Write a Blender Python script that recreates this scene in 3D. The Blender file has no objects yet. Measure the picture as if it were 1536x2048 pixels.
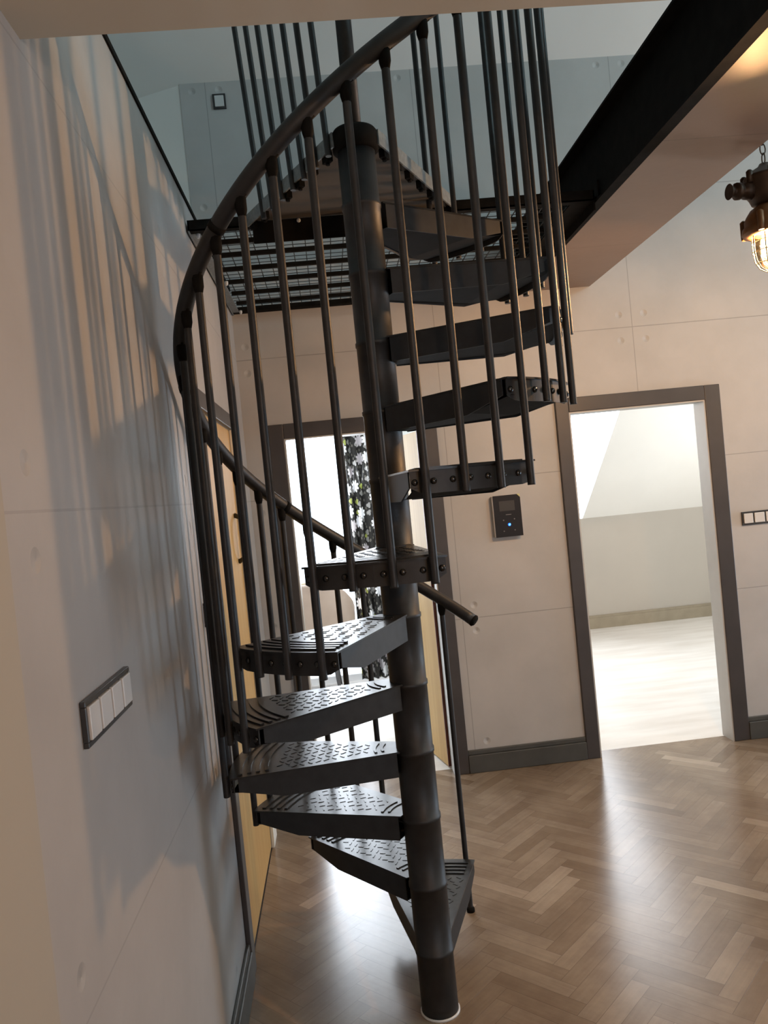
import bpy, bmesh, math, random
from mathutils import Vector, Matrix
random.seed(7)
PI = math.pi
SC = bpy.context.scene
COL = SC.collection

# ------------------------------------------------------------------ camera
F_PX, YAW, PITCH, ROLL, CAM_H = 1593.61, math.radians(3.64), math.radians(-1.38), math.radians(-5.64), 1.6757
fw = Vector((math.sin(YAW) * math.cos(PITCH), math.cos(YAW) * math.cos(PITCH), math.sin(PITCH)))
rt = Vector((math.cos(YAW), -math.sin(YAW), 0)); up = rt.cross(fw)
r2 = rt * math.cos(ROLL) + up * math.sin(ROLL); u2 = -rt * math.sin(ROLL) + up * math.cos(ROLL)
cd = bpy.data.cameras.new('camera'); cam = bpy.data.objects.new('camera', cd); COL.objects.link(cam)
cam.matrix_world = Matrix(((r2.x, u2.x, -fw.x, 0), (r2.y, u2.y, -fw.y, 0), (r2.z, u2.z, -fw.z, CAM_H), (0, 0, 0, 1)))
cd.sensor_fit = 'VERTICAL'; cd.sensor_height = 36; cd.lens = 36 * F_PX / 2048; cd.clip_start = 0.02
SC.camera = cam
# ------------------------------------------------------------------ world, exposure
w = bpy.data.worlds.new('world'); SC.world = w; w.use_nodes = True
w.node_tree.nodes['Background'].inputs[0].default_value = (0.80, 0.90, 1.0, 1)
w.node_tree.nodes['Background'].inputs[1].default_value = 4.0
SC.view_settings.view_transform = 'Standard'; SC.view_settings.look = 'None'
SC.view_settings.exposure = -0.02; SC.view_settings.gamma = 1; SC.view_settings.use_curve_mapping = False
SC.cycles.use_denoising = True
SC.cycles.max_bounces = 8; SC.cycles.diffuse_bounces = 5; SC.cycles.glossy_bounces = 4
SC.cycles.sample_clamp_indirect = 6
SC.cycles.caustics_reflective = False; SC.cycles.caustics_refractive = False

def area(name, loc, direction, sx, sy, power, color, spread=PI):
    l = bpy.data.lights.new(name, 'AREA'); l.shape = 'RECTANGLE'; l.size = sx; l.size_y = sy
    l.energy = power; l.color = color; l.spread = spread
    o = bpy.data.objects.new(name, l); COL.objects.link(o); o.location = loc
    o.rotation_euler = Vector(direction).to_track_quat('-Z', 'Y').to_euler()
    return o
def point(name, loc, power, color, radius):
    l = bpy.data.lights.new(name, 'POINT'); l.energy = power; l.color = color; l.shadow_soft_size = radius
    o = bpy.data.objects.new(name, l); COL.objects.link(o); o.location = loc
    return o
area('daylight_window_right', (5.15, 4.12, 1.05), (-1, -0.3, -0.03), 0.7, 1.5, 60, (0.58, 0.80, 1.0))
area('daylight_window_behind', (2.6, -2.9, 1.5), (0, 1, 0.0), 1.8, 1.6, 20, (0.72, 0.86, 1.0))
area('daylight_upper_window', (5.1, 0.8, 4.4), (-1, 0.35, 0.25), 1.4, 1.2, 140, (0.60, 0.89, 0.97))
area('daylight_window_back_room', (-0.2, 7.15, 1.35), (0, -1, -0.25), 2.0, 2.1, 165, (0.85, 0.92, 1.0))
area('daylight_skylight_right_room', (1.86, 7.82, 2.27), (0.15, -0.85, -0.85), 2.1, 2.1, 70, (1.0, 0.99, 0.97))
area('added_fill_right_room', (4.83, 6.3, 1.4), (-1, 0.1, 0), 1.5, 1.3, 62, (1.0, 0.98, 0.94))  # unseen fill added to brighten the right room
for hx, hy, he in ((0.8, -0.75, 40), (3.3, 2.1, 12), (3.5, 3.4, 30)):      # the hall's other warm cage lamps, beside and behind the viewer
    point('hall_lamp_light', (hx, hy, 2.1), he, (1.0, 0.57, 0.28), 0.02)

# ------------------------------------------------------------------ node helpers
class NT:
    def __init__(s, name):
        s.m = bpy.data.materials.new(name); s.m.use_nodes = True
        s.t = s.m.node_tree; s.b = s.t.nodes['Principled BSDF']
    def n(s, kind, **kw):
        nd = s.t.nodes.new(kind)
        for k, v in kw.items(): setattr(nd, k, v)
        return nd
    def link(s, a, b): s.t.links.new(a, b)
    def math(s, op, a, b=None):
        nd = s.n('ShaderNodeMath', operation=op)
        for i, v in enumerate((a, b)):
            if v is None: continue
            if isinstance(v, (int, float)): nd.inputs[i].default_value = v
            else: s.link(v, nd.inputs[i])
        return nd.outputs[0]
    def ramp(s, fac, stops):
        nd = s.n('ShaderNodeValToRGB'); s.link(fac, nd.inputs[0])
        els = nd.color_ramp.elements
        while len(els) < len(stops): els.new(0.5)
        for e, (p, c) in zip(els, stops):
            e.position = p; e.color = c if len(c) == 4 else (*c, 1)
        return nd.outputs[0]
    def noise(s, scale, detail=3, vec=None, rough=0.5):
        nd = s.n('ShaderNodeTexNoise'); nd.inputs['Scale'].default_value = scale
        nd.inputs['Detail'].default_value = detail; nd.inputs['Roughness'].default_value = rough
        if vec is not None: s.link(vec, nd.inputs['Vector'])
        return nd.outputs[0]
    def objco(s):
        return s.n('ShaderNodeTexCoord').outputs['Object']
    def mix(s, fac, a, b):
        nd = s.n('ShaderNodeMix', data_type='RGBA')
        for i, v in ((0, fac), (6, a), (7, b)):
            if isinstance(v, (int, float)): nd.inputs[i].default_value = v
            elif isinstance(v, tuple): nd.inputs[i].default_value = (*v, 1)
            else: s.link(v, nd.inputs[i])
        return nd.outputs[2]
    def bump(s, h, strength=0.3, dist=0.01):
        nd = s.n('ShaderNodeBump'); nd.inputs['Strength'].default_value = strength
        nd.inputs['Distance'].default_value = dist; s.link(h, nd.inputs['Height'])
        s.link(nd.outputs[0], s.b.inputs['Normal'])

def mat(name, col, rough=0.5, metal=0.0, noise=0.08, scale=12, emis=None, es=0, bump=0.0):
    k = NT(name); co = k.objco(); nz = k.noise(scale, 4, co)
    lo = tuple(c * (1 - noise) for c in col); hi = tuple(min(1, c * (1 + noise)) for c in col)
    k.link(k.ramp(nz, [(0.3, lo), (0.7, hi)]), k.b.inputs['Base Color'])
    k.b.inputs['Roughness'].default_value = rough; k.b.inputs['Metallic'].default_value = metal
    if emis: k.b.inputs['Emission Color'].default_value = (*emis, 1); k.b.inputs['Emission Strength'].default_value = es
    if bump: k.bump(nz, bump, 0.003)
    return k.m

def concrete(name, axis, u0, period, col, rough=0.6, joints=True):
    """cast panel look: seams at u0+k*period and z=0.1+0.8k, tie holes beside the crossings"""
    k = NT(name); co = k.objco(); sp = k.n('ShaderNodeSeparateXYZ'); k.link(co, sp.inputs[0])
    U, Z = sp.outputs[axis], sp.outputs[2]
    def dist(v, o, P):
        a = k.math('SUBTRACT', v, o - P / 2 - 40 * P)
        a = k.math('MODULO', a, P)
        return k.math('ABSOLUTE', k.math('SUBTRACT', a, P / 2))
    du, dz = dist(U, u0, period), dist(Z, 0.1, 0.8)
    seam = k.math('MINIMUM', du, dz) if joints else dz
    a = k.math('SUBTRACT', du, 0.075 if joints else 0.0); b = k.math('SUBTRACT', dz, 0.075)
    hd = k.math('SQRT', k.math('ADD', k.math('MULTIPLY', a, a), k.math('MULTIPLY', b, b)))
    hole = k.math('LESS_THAN', hd, 0.020)
    line = k.math('LESS_THAN', seam, 0.0022)
    n1 = k.noise(2.2, 5, co, 0.6); n2 = k.noise(30, 4, co)
    base = k.ramp(n1, [(0.3, tuple(c * 0.90 for c in col)), (0.7, tuple(min(1, c * 1.06) for c in col))])
    base = k.mix(k.math('MULTIPLY', line, 0.45 if joints else 0.22), base, tuple(c * 0.35 for c in col))
    k.link(base, k.b.inputs['Base Color'])
    k.b.inputs['Roughness'].default_value = rough
    h = k.math('MULTIPLY', k.math('MINIMUM', hd, 0.021), 20.0)
    h = k.math('ADD', h, k.math('MULTIPLY', n2, 0.03))
    h = k.math('SUBTRACT', h, k.math('MULTIPLY', line, 0.15))
    k.bump(h, 0.8, 0.02)
    return k.m

M = {}
M['concrete'] = concrete('concrete_back', 0, 0.685, 1.163, (0.455, 0.455, 0.458), 0.6)
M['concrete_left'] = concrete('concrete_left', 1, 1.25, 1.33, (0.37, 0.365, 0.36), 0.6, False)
M['concrete_soffit'] = concrete('concrete_soffit', 1, 2.62, 1.163, (0.25, 0.165, 0.12), 0.4)  # brown base colour has the warm lamp light on the concrete painted in
M['white'] = mat('white_paint', (0.74, 0.74, 0.73), 0.7, noise=0.03, scale=2)
M['cream'] = mat('cream_paint', (0.60, 0.54, 0.44), 0.7, noise=0.03, scale=2)
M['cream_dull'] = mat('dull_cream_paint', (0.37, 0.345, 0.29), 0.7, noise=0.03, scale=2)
M['bright_white'] = mat('bright_white_paint', (0.80, 0.80, 0.77), 0.6, noise=0.02, scale=2)
M['greige'] = mat('greige_paint', (0.43, 0.40, 0.355), 0.7, noise=0.03, scale=2)
M['casing'] = mat('dark_casing', (0.050, 0.045, 0.045), 0.45, noise=0.12, scale=8)
M['base_dark'] = mat('dark_baseboard', (0.060, 0.062, 0.058), 0.45, noise=0.15, scale=8)
M['base_tan'] = mat('tan_baseboard', (0.30, 0.26, 0.19), 0.5)
M['jamb'] = mat('light_jamb', (0.48, 0.48, 0.47), 0.4, noise=0.03)
M['iron'] = mat('dark_iron', (0.020, 0.020, 0.021), 0.50, 0.2, noise=0.25, scale=30, bump=0.15)
M['iron_tread'] = mat('tread_iron', (0.024, 0.026, 0.028), 0.27, 0.1, noise=0.2, scale=40)
M['iron_light'] = mat('primed_grey_steel', (0.20, 0.225, 0.235), 0.5, 0.1, noise=0.2, scale=60)
M['iron_tread'].node_tree.nodes['Principled BSDF'].inputs['Roughness'].default_value = 0.30
M['iron_tread'].node_tree.nodes['Principled BSDF'].inputs['Specular IOR Level'].default_value = 0.32
M['underframe'] = mat('underframe_iron', (0.024, 0.026, 0.029), 0.52, 0.0, noise=0.2, scale=30)
M['underframe'].node_tree.nodes['Principled BSDF'].inputs['Specular IOR Level'].default_value = 0.3
M['bolt'] = mat('bolt_steel', (0.06, 0.06, 0.06), 0.25, 0.9, noise=0.1)
M['underside'] = mat('landing_underside', (0.10, 0.088, 0.075), 0.8, 0.0, noise=0.15, scale=6)
M['black_steel'] = mat('black_steel', (0.010, 0.009, 0.008), 0.75, 0.0, noise=0.3, scale=20)
M['black_steel'].node_tree.nodes['Principled BSDF'].inputs['Specular IOR Level'].default_value = 0.06
M['switch_frame'] = mat('switch_frame', (0.035, 0.035, 0.038), 0.3, noise=0.05)
M['rocker'] = mat('rocker_white', (0.62, 0.63, 0.64), 0.3, noise=0.02)
M['plastic'] = mat('grey_plastic', (0.42, 0.42, 0.42), 0.4, noise=0.02)
M['black_gloss'] = mat('black_gloss', (0.012, 0.013, 0.018), 0.55, noise=0.1)
M['black_gloss'].node_tree.nodes['Principled BSDF'].inputs['Specular IOR Level'].default_value = 0.25
M['screen'] = mat('dim_screen', (0.032, 0.033, 0.036), 0.6, noise=0.05)
M['mark'] = mat('grey_print', (0.16, 0.16, 0.17), 0.5, noise=0.02)
M['blue_led'] = mat('blue_led', (0.0, 0.1, 0.8), 0.4, emis=(0.01, 0.10, 1.0), es=3)
M['cyan_led'] = mat('cyan_led', (0.1, 0.7, 1.0), 0.4, emis=(0.12, 0.6, 1.0), es=3)
M['yellow'] = mat('yellow_sticker', (0.55, 0.55, 0.25), 0.5, noise=0.02)
M['lamp_paint'] = mat('lamp_brown_paint', (0.16, 0.075, 0.028), 0.45, 0.4, noise=0.3, scale=25, bump=0.2)
M['lamp_dark'] = mat('lamp_dark_iron', (0.045, 0.028, 0.018), 0.5, 0.5, noise=0.3, scale=25, bump=0.2)
M['wire'] = mat('cage_wire', (0.40, 0.33, 0.2), 0.4, 0.8, noise=0.1)
kb = NT('lit_bulb'); kb.t.nodes.remove(kb.b)
_tr = kb.n('ShaderNodeBsdfTransparent'); _em = kb.n('ShaderNodeEmission'); _em.inputs[0].default_value = (1.0, 0.74, 0.38, 1); _em.inputs[1].default_value = 9
_ad = kb.n('ShaderNodeAddShader'); kb.link(_tr.outputs[0], _ad.inputs[0]); kb.link(_em.outputs[0], _ad.inputs[1]); kb.link(_ad.outputs[0], kb.t.nodes['Material Output'].inputs[0])
M['bulb'] = kb.m
M['leather'] = mat('beige_leather', (0.36, 0.27, 0.21), 0.45, noise=0.06, scale=8)
M['piping'] = mat('cream_piping', (0.75, 0.62, 0.42), 0.5, noise=0.03)
M['edge_red'] = mat('door_edge_red', (0.13, 0.035, 0.02), 0.4, noise=0.1)
M['edge_orange'] = mat('door_edge_orange', (0.17, 0.065, 0.02), 0.4, noise=0.15)
M['window_frame'] = mat('window_frame_white', (0.75, 0.76, 0.77), 0.4, noise=0.02)

def wood_door():
    k = NT('door_wood'); co = k.objco(); mp = k.n('ShaderNodeMapping'); k.link(co, mp.inputs[0])
    mp.inputs['Scale'].default_value = (14, 14, 0.8)
    nz = k.noise(2.0, 5, mp.outputs[0], 0.6)
    k.link(k.ramp(nz, [(0.3, (0.43, 0.265, 0.095)), (0.7, (0.50, 0.325, 0.13))]), k.b.inputs['Base Color'])
    k.b.inputs['Roughness'].default_value = 0.55; k.b.inputs['Specular IOR Level'].default_value = 0.25
    return k.m
M['door_wood'] = wood_door()
def glassy(name, col, fac):
    k = NT(name); k.t.nodes.remove(k.b)
    tr = k.n('ShaderNodeBsdfTransparent'); tr.inputs[0].default_value = (*col, 1)
    gl = k.n('ShaderNodeBsdfGlossy'); gl.inputs['Roughness'].default_value = 0.05
    mx = k.n('ShaderNodeMixShader'); fr = k.n('ShaderNodeFresnel'); fr.inputs[0].default_value = 1.45
    k.link(k.math('MULTIPLY', fr.outputs[0], fac), mx.inputs[0]); k.link(tr.outputs[0], mx.inputs[1]); k.link(gl.outputs[0], mx.inputs[2])
    k.link(mx.outputs[0], k.t.nodes['Material Output'].inputs[0])
    return k.m
M['glass'] = glassy('window_glass', (0.97, 0.98, 1.0), 1.0)
M['globe'] = glassy('lamp_globe_glass', (1.0, 0.97, 0.9), 1.0)
def parquet_mat():
    k = NT('parquet'); at = k.n('ShaderNodeAttribute', attribute_name='plank'); uv = k.n('ShaderNodeUVMap', uv_map='uv')
    sp = k.n('ShaderNodeSeparateXYZ'); k.link(uv.outputs[0], sp.inputs[0])
    # uv in metres along / across; colour attribute: r tone, g hue, b seed
    sc = k.n('ShaderNodeSeparateColor'); k.link(at.outputs['Color'], sc.inputs[0])
    mp = k.n('ShaderNodeCombineXYZ')
    k.link(k.math('MULTIPLY', sp.outputs[0], 5.0), mp.inputs[0]); k.link(k.math('MULTIPLY', sp.outputs[1], 70.0), mp.inputs[1])
    k.link(k.math('MULTIPLY', sc.outputs[2], 90.0), mp.inputs[2])
    grain = k.noise(1.0, 5, mp.outputs[0], 0.6)
    tone = k.ramp(sc.outputs[0], [(0.0, (0.18, 0.128, 0.084)), (0.45, (0.23, 0.172, 0.120)), (0.8, (0.27, 0.208, 0.150)), (1.0, (0.37, 0.30, 0.23))])
    g = k.ramp(grain, [(0.3, (0.90, 0.89, 0.88)), (0.7, (1.05, 1.05, 1.05))])
    mm = k.n('ShaderNodeMix', data_type='RGBA', blend_type='MULTIPLY'); mm.inputs[0].default_value = 1
    k.link(tone, mm.inputs[6]); k.link(g, mm.inputs[7])
    st = k.ramp(k.noise(3.2, 6, k.objco(), 0.65), [(0.32, (0.74, 0.70, 0.68)), (0.62, (1.06, 1.06, 1.05))])
    m2 = k.n('ShaderNodeMix', data_type='RGBA', blend_type='MULTIPLY'); m2.inputs[0].default_value = 1
    k.link(mm.outputs[2], m2.inputs[6]); k.link(st, m2.inputs[7]); mm = m2
    ev = k.math('MINIMUM', sp.outputs[1], k.math('SUBTRACT', 0.064, sp.outputs[1]))
    eu = k.math('MINIMUM', sp.outputs[0], k.math('SUBTRACT', 0.32, sp.outputs[0]))
    edge = k.math('LESS_THAN', k.math('MINIMUM', ev, eu), 0.0008)
    k.link(k.mix(k.math('MULTIPLY', edge, 0.6), mm.outputs[2], (0.05, 0.035, 0.025)), k.b.inputs['Base Color'])
    big = k.noise(1.5, 3, k.objco())
    k.link(k.math('ADD', k.math('MULTIPLY', big, 0.08), 0.18), k.b.inputs['Roughness'])
    k.b.inputs['Specular IOR Level'].default_value = 0.45
    h = k.math('SUBTRACT', k.math('MULTIPLY', grain, 0.2), edge)
    k.bump(h, 0.25, 0.001)
    return k.m
M['parquet'] = parquet_mat()
def pale_floor():
    k = NT('pale_floor'); co = k.objco(); mp = k.n('ShaderNodeMapping'); k.link(co, mp.inputs[0]); mp.inputs['Scale'].default_value = (1.2, 5, 1)
    mp.inputs['Rotation'].default_value = (0, 0, 0.3)
    nz = k.noise(1.6, 4, mp.outputs[0])
    k.link(k.ramp(nz, [(0.35, (0.64, 0.61, 0.57)), (0.65, (0.74, 0.72, 0.69))]), k.b.inputs['Base Color'])
    k.b.inputs['Roughness'].default_value = 0.4
    return k.m
M['pale_floor'] = pale_floor()
def curtain_mat():
    k = NT('floral_curtain'); uv = k.n('ShaderNodeUVMap', uv_map='uv').outputs[0]
    sp = k.n('ShaderNodeSeparateXYZ'); k.link(uv, sp.inputs[0])
    def petals(scale, rnd, radius, pet, seed):
        v = k.n('ShaderNodeTexVoronoi', voronoi_dimensions='2D'); v.inputs['Scale'].default_value = scale
        v.inputs['Randomness'].default_value = rnd
        mp = k.n('ShaderNodeMapping'); k.link(uv, mp.inputs[0]); mp.inputs['Location'].default_value = (seed, seed * 0.7, 0)
        k.link(mp.outputs[0], v.inputs['Vector'])
        d = k.n('ShaderNodeVectorMath', operation='SUBTRACT'); sv = k.n('ShaderNodeVectorMath', operation='SCALE')
        k.link(mp.outputs[0], sv.inputs[0]); sv.inputs['Scale'].default_value = 1.0
        k.link(sv.outputs[0], d.inputs[0]); k.link(v.outputs['Position'], d.inputs[1])
        s2 = k.n('ShaderNodeSeparateXYZ'); k.link(d.outputs[0], s2.inputs[0])
        ang = k.math('ARCTAN2', s2.outputs[1], s2.outputs[0])
        ws = k.math('ADD', k.math('MULTIPLY', k.math('ABSOLUTE', k.math('SINE', k.math('MULTIPLY', ang, pet / 2))), radius * 0.45), radius * 0.6)
        return k.math('LESS_THAN', v.outputs['Distance'], ws), v.outputs['Color']
    f1, c1 = petals(5.5, 0.8, 0.30, 8, 0.0)
    f2, c2 = petals(10, 1.0, 0.26, 3, 3.3)
    f3, c3 = petals(21, 1.0, 0.24, 2, 7.1)
    base = (0.022, 0.020, 0.018)
    c = k.mix(f3, base, (0.16, 0.15, 0.13))
    s3 = k.n('ShaderNodeSeparateColor'); k.link(c2, s3.inputs[0])
    leaf = k.mix(k.math('GREATER_THAN', s3.outputs[0], 0.82), (0.34, 0.33, 0.32), (0.40, 0.44, 0.12))
    c = k.mix(f2, c, leaf); s4 = k.n('ShaderNodeSeparateColor'); k.link(c1, s4.inputs[0])
    c = k.mix(f1, c, k.mix(k.math('GREATER_THAN', s4.outputs[0], 0.5), (0.85, 0.85, 0.86), (0.60, 0.56, 0.58)))
    k.link(c, k.b.inputs['Base Color']); k.b.inputs['Roughness'].default_value = 0.85
    tl = k.n('ShaderNodeBsdfTranslucent'); k.link(c, tl.inputs[0]); mx = k.n('ShaderNodeMixShader'); mx.inputs[0].default_value = 0.16
    k.link(k.b.outputs[0], mx.inputs[1]); k.link(tl.outputs[0], mx.inputs[2]); k.link(mx.outputs[0], k.t.nodes['Material Output'].inputs[0])
    return k.m
M['curtain'] = curtain_mat()

# ------------------------------------------------------------------ mesh helpers
def box(bm, x0, x1, y0, y1, z0, z1, mtx=None):
    vs = [bm.verts.new((x, y, z)) for x in (x0, x1) for y in (y0, y1) for z in (z0, z1)]
    for f in ((0, 1, 3, 2), (4, 6, 7, 5), (0, 4, 5, 1), (2, 3, 7, 6), (0, 2, 6, 4), (1, 5, 7, 3)):
        bm.faces.new([vs[i] for i in f])
    if mtx is not None: bmesh.ops.transform(bm, matrix=mtx, verts=vs)
    return vs
def frame_of(d):
    d = d.normalized(); a = Vector((0, 0, 1)) if abs(d.z) < 0.9 else Vector((1, 0, 0))
    u = d.cross(a).normalized(); return u, d.cross(u).normalized()
def tube(bm, pts, r, seg=12, caps=True, radii=None):
    pts = [Vector(p) for p in pts]; rings = []
    d0 = (pts[1] - pts[0]).normalized(); u, v = frame_of(d0)
    for i, p in enumerate(pts):
        d = (pts[min(i + 1, len(pts) - 1)] - pts[max(i - 1, 0)]).normalized()
        u = (u - d * u.dot(d)).normalized(); v = d.cross(u)
        rr = radii[i] if radii else r
        rings.append([bm.verts.new(p + (u * math.cos(2 * PI * j / seg) + v * math.sin(2 * PI * j / seg)) * rr) for j in range(seg)])
    for a, b in zip(rings, rings[1:]):
        for j in range(seg):
            f = bm.faces.new((a[j], a[(j + 1) % seg], b[(j + 1) % seg], b[j])); f.smooth = True
    if caps:
        bm.faces.new(rings[0][::-1]); bm.faces.new(rings[-1])
def lathe(bm, prof, cx, cy, seg=32, axis=None, origin=None):
    """prof: (r, t) pairs; vertical by default, else along axis from origin"""
    if axis is None: axis = Vector((0, 0, 1)); origin = Vector((cx, cy, 0))
    axis = Vector(axis).normalized(); u, v = frame_of(axis); rings = []
    for r, t in prof:
        c = Vector(origin) + axis * t
        rings.append([bm.verts.new(c + (u * math.cos(2 * PI * j / seg) + v * math.sin(2 * PI * j / seg)) * max(r, 1e-4)) for j in range(seg)])
    for a, b in zip(rings, rings[1:]):
        for j in range(seg):
            f = bm.faces.new((a[j], a[(j + 1) % seg], b[(j + 1) % seg], b[j])); f.smooth = True
    bm.faces.new(rings[0][::-1]); bm.faces.new(rings[-1])
def prism(bm, poly, z0, z1):
    a = [bm.verts.new((x, y, z0)) for x, y in poly]; b = [bm.verts.new((x, y, z1)) for x, y in poly]
    n = len(poly); bm.faces.new(a[::-1]); bm.faces.new(b)
    for i in range(n): bm.faces.new((a[i], a[(i + 1) % n], b[(i + 1) % n], b[i]))
def obj(name, bm, m, parent=None, bevel=0.0, smooth_angle=None):
    bmesh.ops.recalc_face_normals(bm, faces=bm.faces)
    me = bpy.data.meshes.new(name); bm.to_mesh(me); bm.free()
    me.materials.append(M[m] if isinstance(m, str) else m)
    o = bpy.data.objects.new(name, me); COL.objects.link(o)
    if parent: o.parent = parent
    if bevel:
        b = o.modifiers.new('bevel', 'BEVEL'); b.width = bevel; b.segments = 2; b.limit_method = 'ANGLE'; b.angle_limit = math.radians(40)
    return o
def NB(): return bmesh.new()
def bxo(name, m, dims, parent=None, bevel=0.0):
    bm = NB(); box(bm, *dims); return obj(name, bm, m, parent, bevel)
def struct(o): o['kind'] = 'structure'; return o
def thing(name, label, cat, loc=(0, 0, 0), group=None):
    o = bpy.data.objects.new(name, None); COL.objects.link(o); o.location = loc; o.empty_display_size = 0.1
    o['label'] = label; o['category'] = cat
    if group: o['group'] = group
    return o

# ------------------------------------------------------------------ setting
XL, YB, TH = -0.459, 4.58, 0.12
ZT = 2.803          # upper level
def multibox(name, m, boxes, bevel=0.0):
    bm = NB()
    for b in boxes: box(bm, *b)
    return struct(obj(name, bm, m, None, bevel))
# parquet herringbone floor
def herringbone():
    bm = NB(); L, Wd = 0.32, 0.064; n = 5
    colr = bm.loops.layers.float_color.new('plank'); uvl = bm.loops.layers.uv.new('uv')
    c, s = math.cos(PI / 4), math.sin(PI / 4)
    def add(x0, y0, horiz):
        w_, h_ = (L, Wd) if horiz else (Wd, L)
        loc = [(x0, y0), (x0 + w_, y0), (x0 + w_, y0 + h_), (x0, y0 + h_)]
        P = [((x * c - y * s) + 2.0, (x * s + y * c) + 1.0) for x, y in loc]
        if all(p[0] < -0.5 or p[0] > 5.25 for p in P) or all(p[1] < -3 or p[1] > 4.75 for p in P): return
        col = (min(1, max(0, random.gauss(0.5, 0.21))), random.random(), random.random(), 1)
        f = bm.faces.new([bm.verts.new((x, y, 0)) for x, y in P])
        for l, (x, y) in zip(f.loops, loc):
            l[colr] = col; l[uvl].uv = ((x - x0), (y - y0)) if horiz else ((y - y0), (x - x0))
    # herringbone lattice: horizontal plank at (k*W + m*2L...) 
    for a in range(-90, 90):
        for b in range(-14, 14):
            x = a * Wd + b * L; y = a * Wd - b * L
            add(x, y, True); add(x + L, y - L + Wd, False) if False else add(x - Wd, y, False)
    for co, no in (((XL, 0, 0), (-1, 0, 0)), ((5.2, 0, 0), (1, 0, 0)), ((0, 4.68, 0), (0, 1, 0)), ((0, -2.95, 0), (0, -1, 0))):
        bmesh.ops.bisect_plane(bm, geom=bm.verts[:] + bm.edges[:] + bm.faces[:], plane_co=co, plane_no=no, clear_outer=True)
    return struct(obj('floor', bm, 'parquet'))
herringbone()
multibox('floor_base', 'casing', [(XL - 2, 5.4, -3.1, 4.68, -0.12, -0.004)])
multibox('floor_back_room', 'pale_floor', [(-2.0, 0.93, 4.68, 7.25, -0.12, 0.0)])
multibox('floor_right_room', 'pale_floor', [(0.95, 5.0, 4.68, 8.5, -0.12, 0.0)])
# left storey-high wall, with an opening for the flush door
DY0, DY1, DZ = 2.90, 3.90, 2.05
multibox('wall_left', 'concrete_left', [(XL - TH, XL, -3.0, DY0, 0, 2.895), (XL - TH, XL, DY1, YB, 0, 2.895), (XL - TH, XL, DY0, DY1, DZ, 2.895)])
multibox('trim_1', 'black_steel', [(XL - TH - 0.005, XL + 0.006, -3.0, YB - 0.001, 2.895, 2.913)])
# back wall, with two doorways
LD0, LD1, RD0, RD1, DH = -0.236, 0.560, 1.420, 2.238, 2.035
multibox('wall_back', 'concrete', [(-0.62, LD0, YB, YB + TH, 0, 4.07), (LD0, LD1, YB, YB + TH, DH, 4.07), (LD1, RD0, YB, YB + TH, 0, 4.07),
                                   (RD0, RD1, YB, YB + TH, DH, 4.07), (RD1, 5.2, YB, YB + TH, 0, 4.07)])
# upper white wall set back behind the concrete end
bm = NB(); box(bm, -2.2, 0.0, 0, TH, 2.6, 4.2, Matrix.Translation((-0.62, YB + 0.004, 0)) @ Matrix.Rotation(math.radians(-9), 4, 'Z'))
struct(obj('wall_upper_left', bm, 'white'))
multibox('wall_upper_side', 'white', [(-2.6, -2.5, -3.0, 5.0, 2.6, 6.2)])
multibox('floor_upper_left', 'white', [(-2.6, XL - TH, -3.0, 5.0, 2.60, 2.70)])
# roof slope and flat top
bm = NB()
for poly in ([(-2.6, 5.3, 3.35), (5.3, 5.3, 3.35), (5.3, 2.75, 5.9), (-2.6, 2.75, 5.9)], [(-2.6, 2.75, 5.9), (5.3, 2.75, 5.9), (5.3, -3.1, 5.9), (-2.6, -3.1, 5.9)]):
    bm.faces.new([bm.verts.new(p) for p in poly])
bmesh.ops.recalc_face_normals(bm, faces=bm.faces)
r = bmesh.ops.solidify(bm, geom=bm.faces[:], thickness=0.1)
struct(obj('ceiling', bm, 'white'))
# entry ceiling, cream, low
multibox('ceiling_entry', 'cream', [(XL, 2.6, -2.95, 1.44, 2.523, 2.89)])
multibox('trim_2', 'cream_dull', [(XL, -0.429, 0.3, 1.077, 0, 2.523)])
# bulkhead and black steel channel of the upper floor edge
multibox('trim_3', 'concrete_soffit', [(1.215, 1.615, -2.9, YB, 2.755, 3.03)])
bm = NB(); box(bm, 1.200, 1.215, 1.441, YB, 2.752, 3.046); box(bm, 1.15, 1.20, 1.441, YB, 3.036, 3.046); box(bm, 1.17, 1.2, 1.441, YB, 2.752, 2.762)
struct(obj('trim_4', bm, 'black_steel'))
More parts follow.
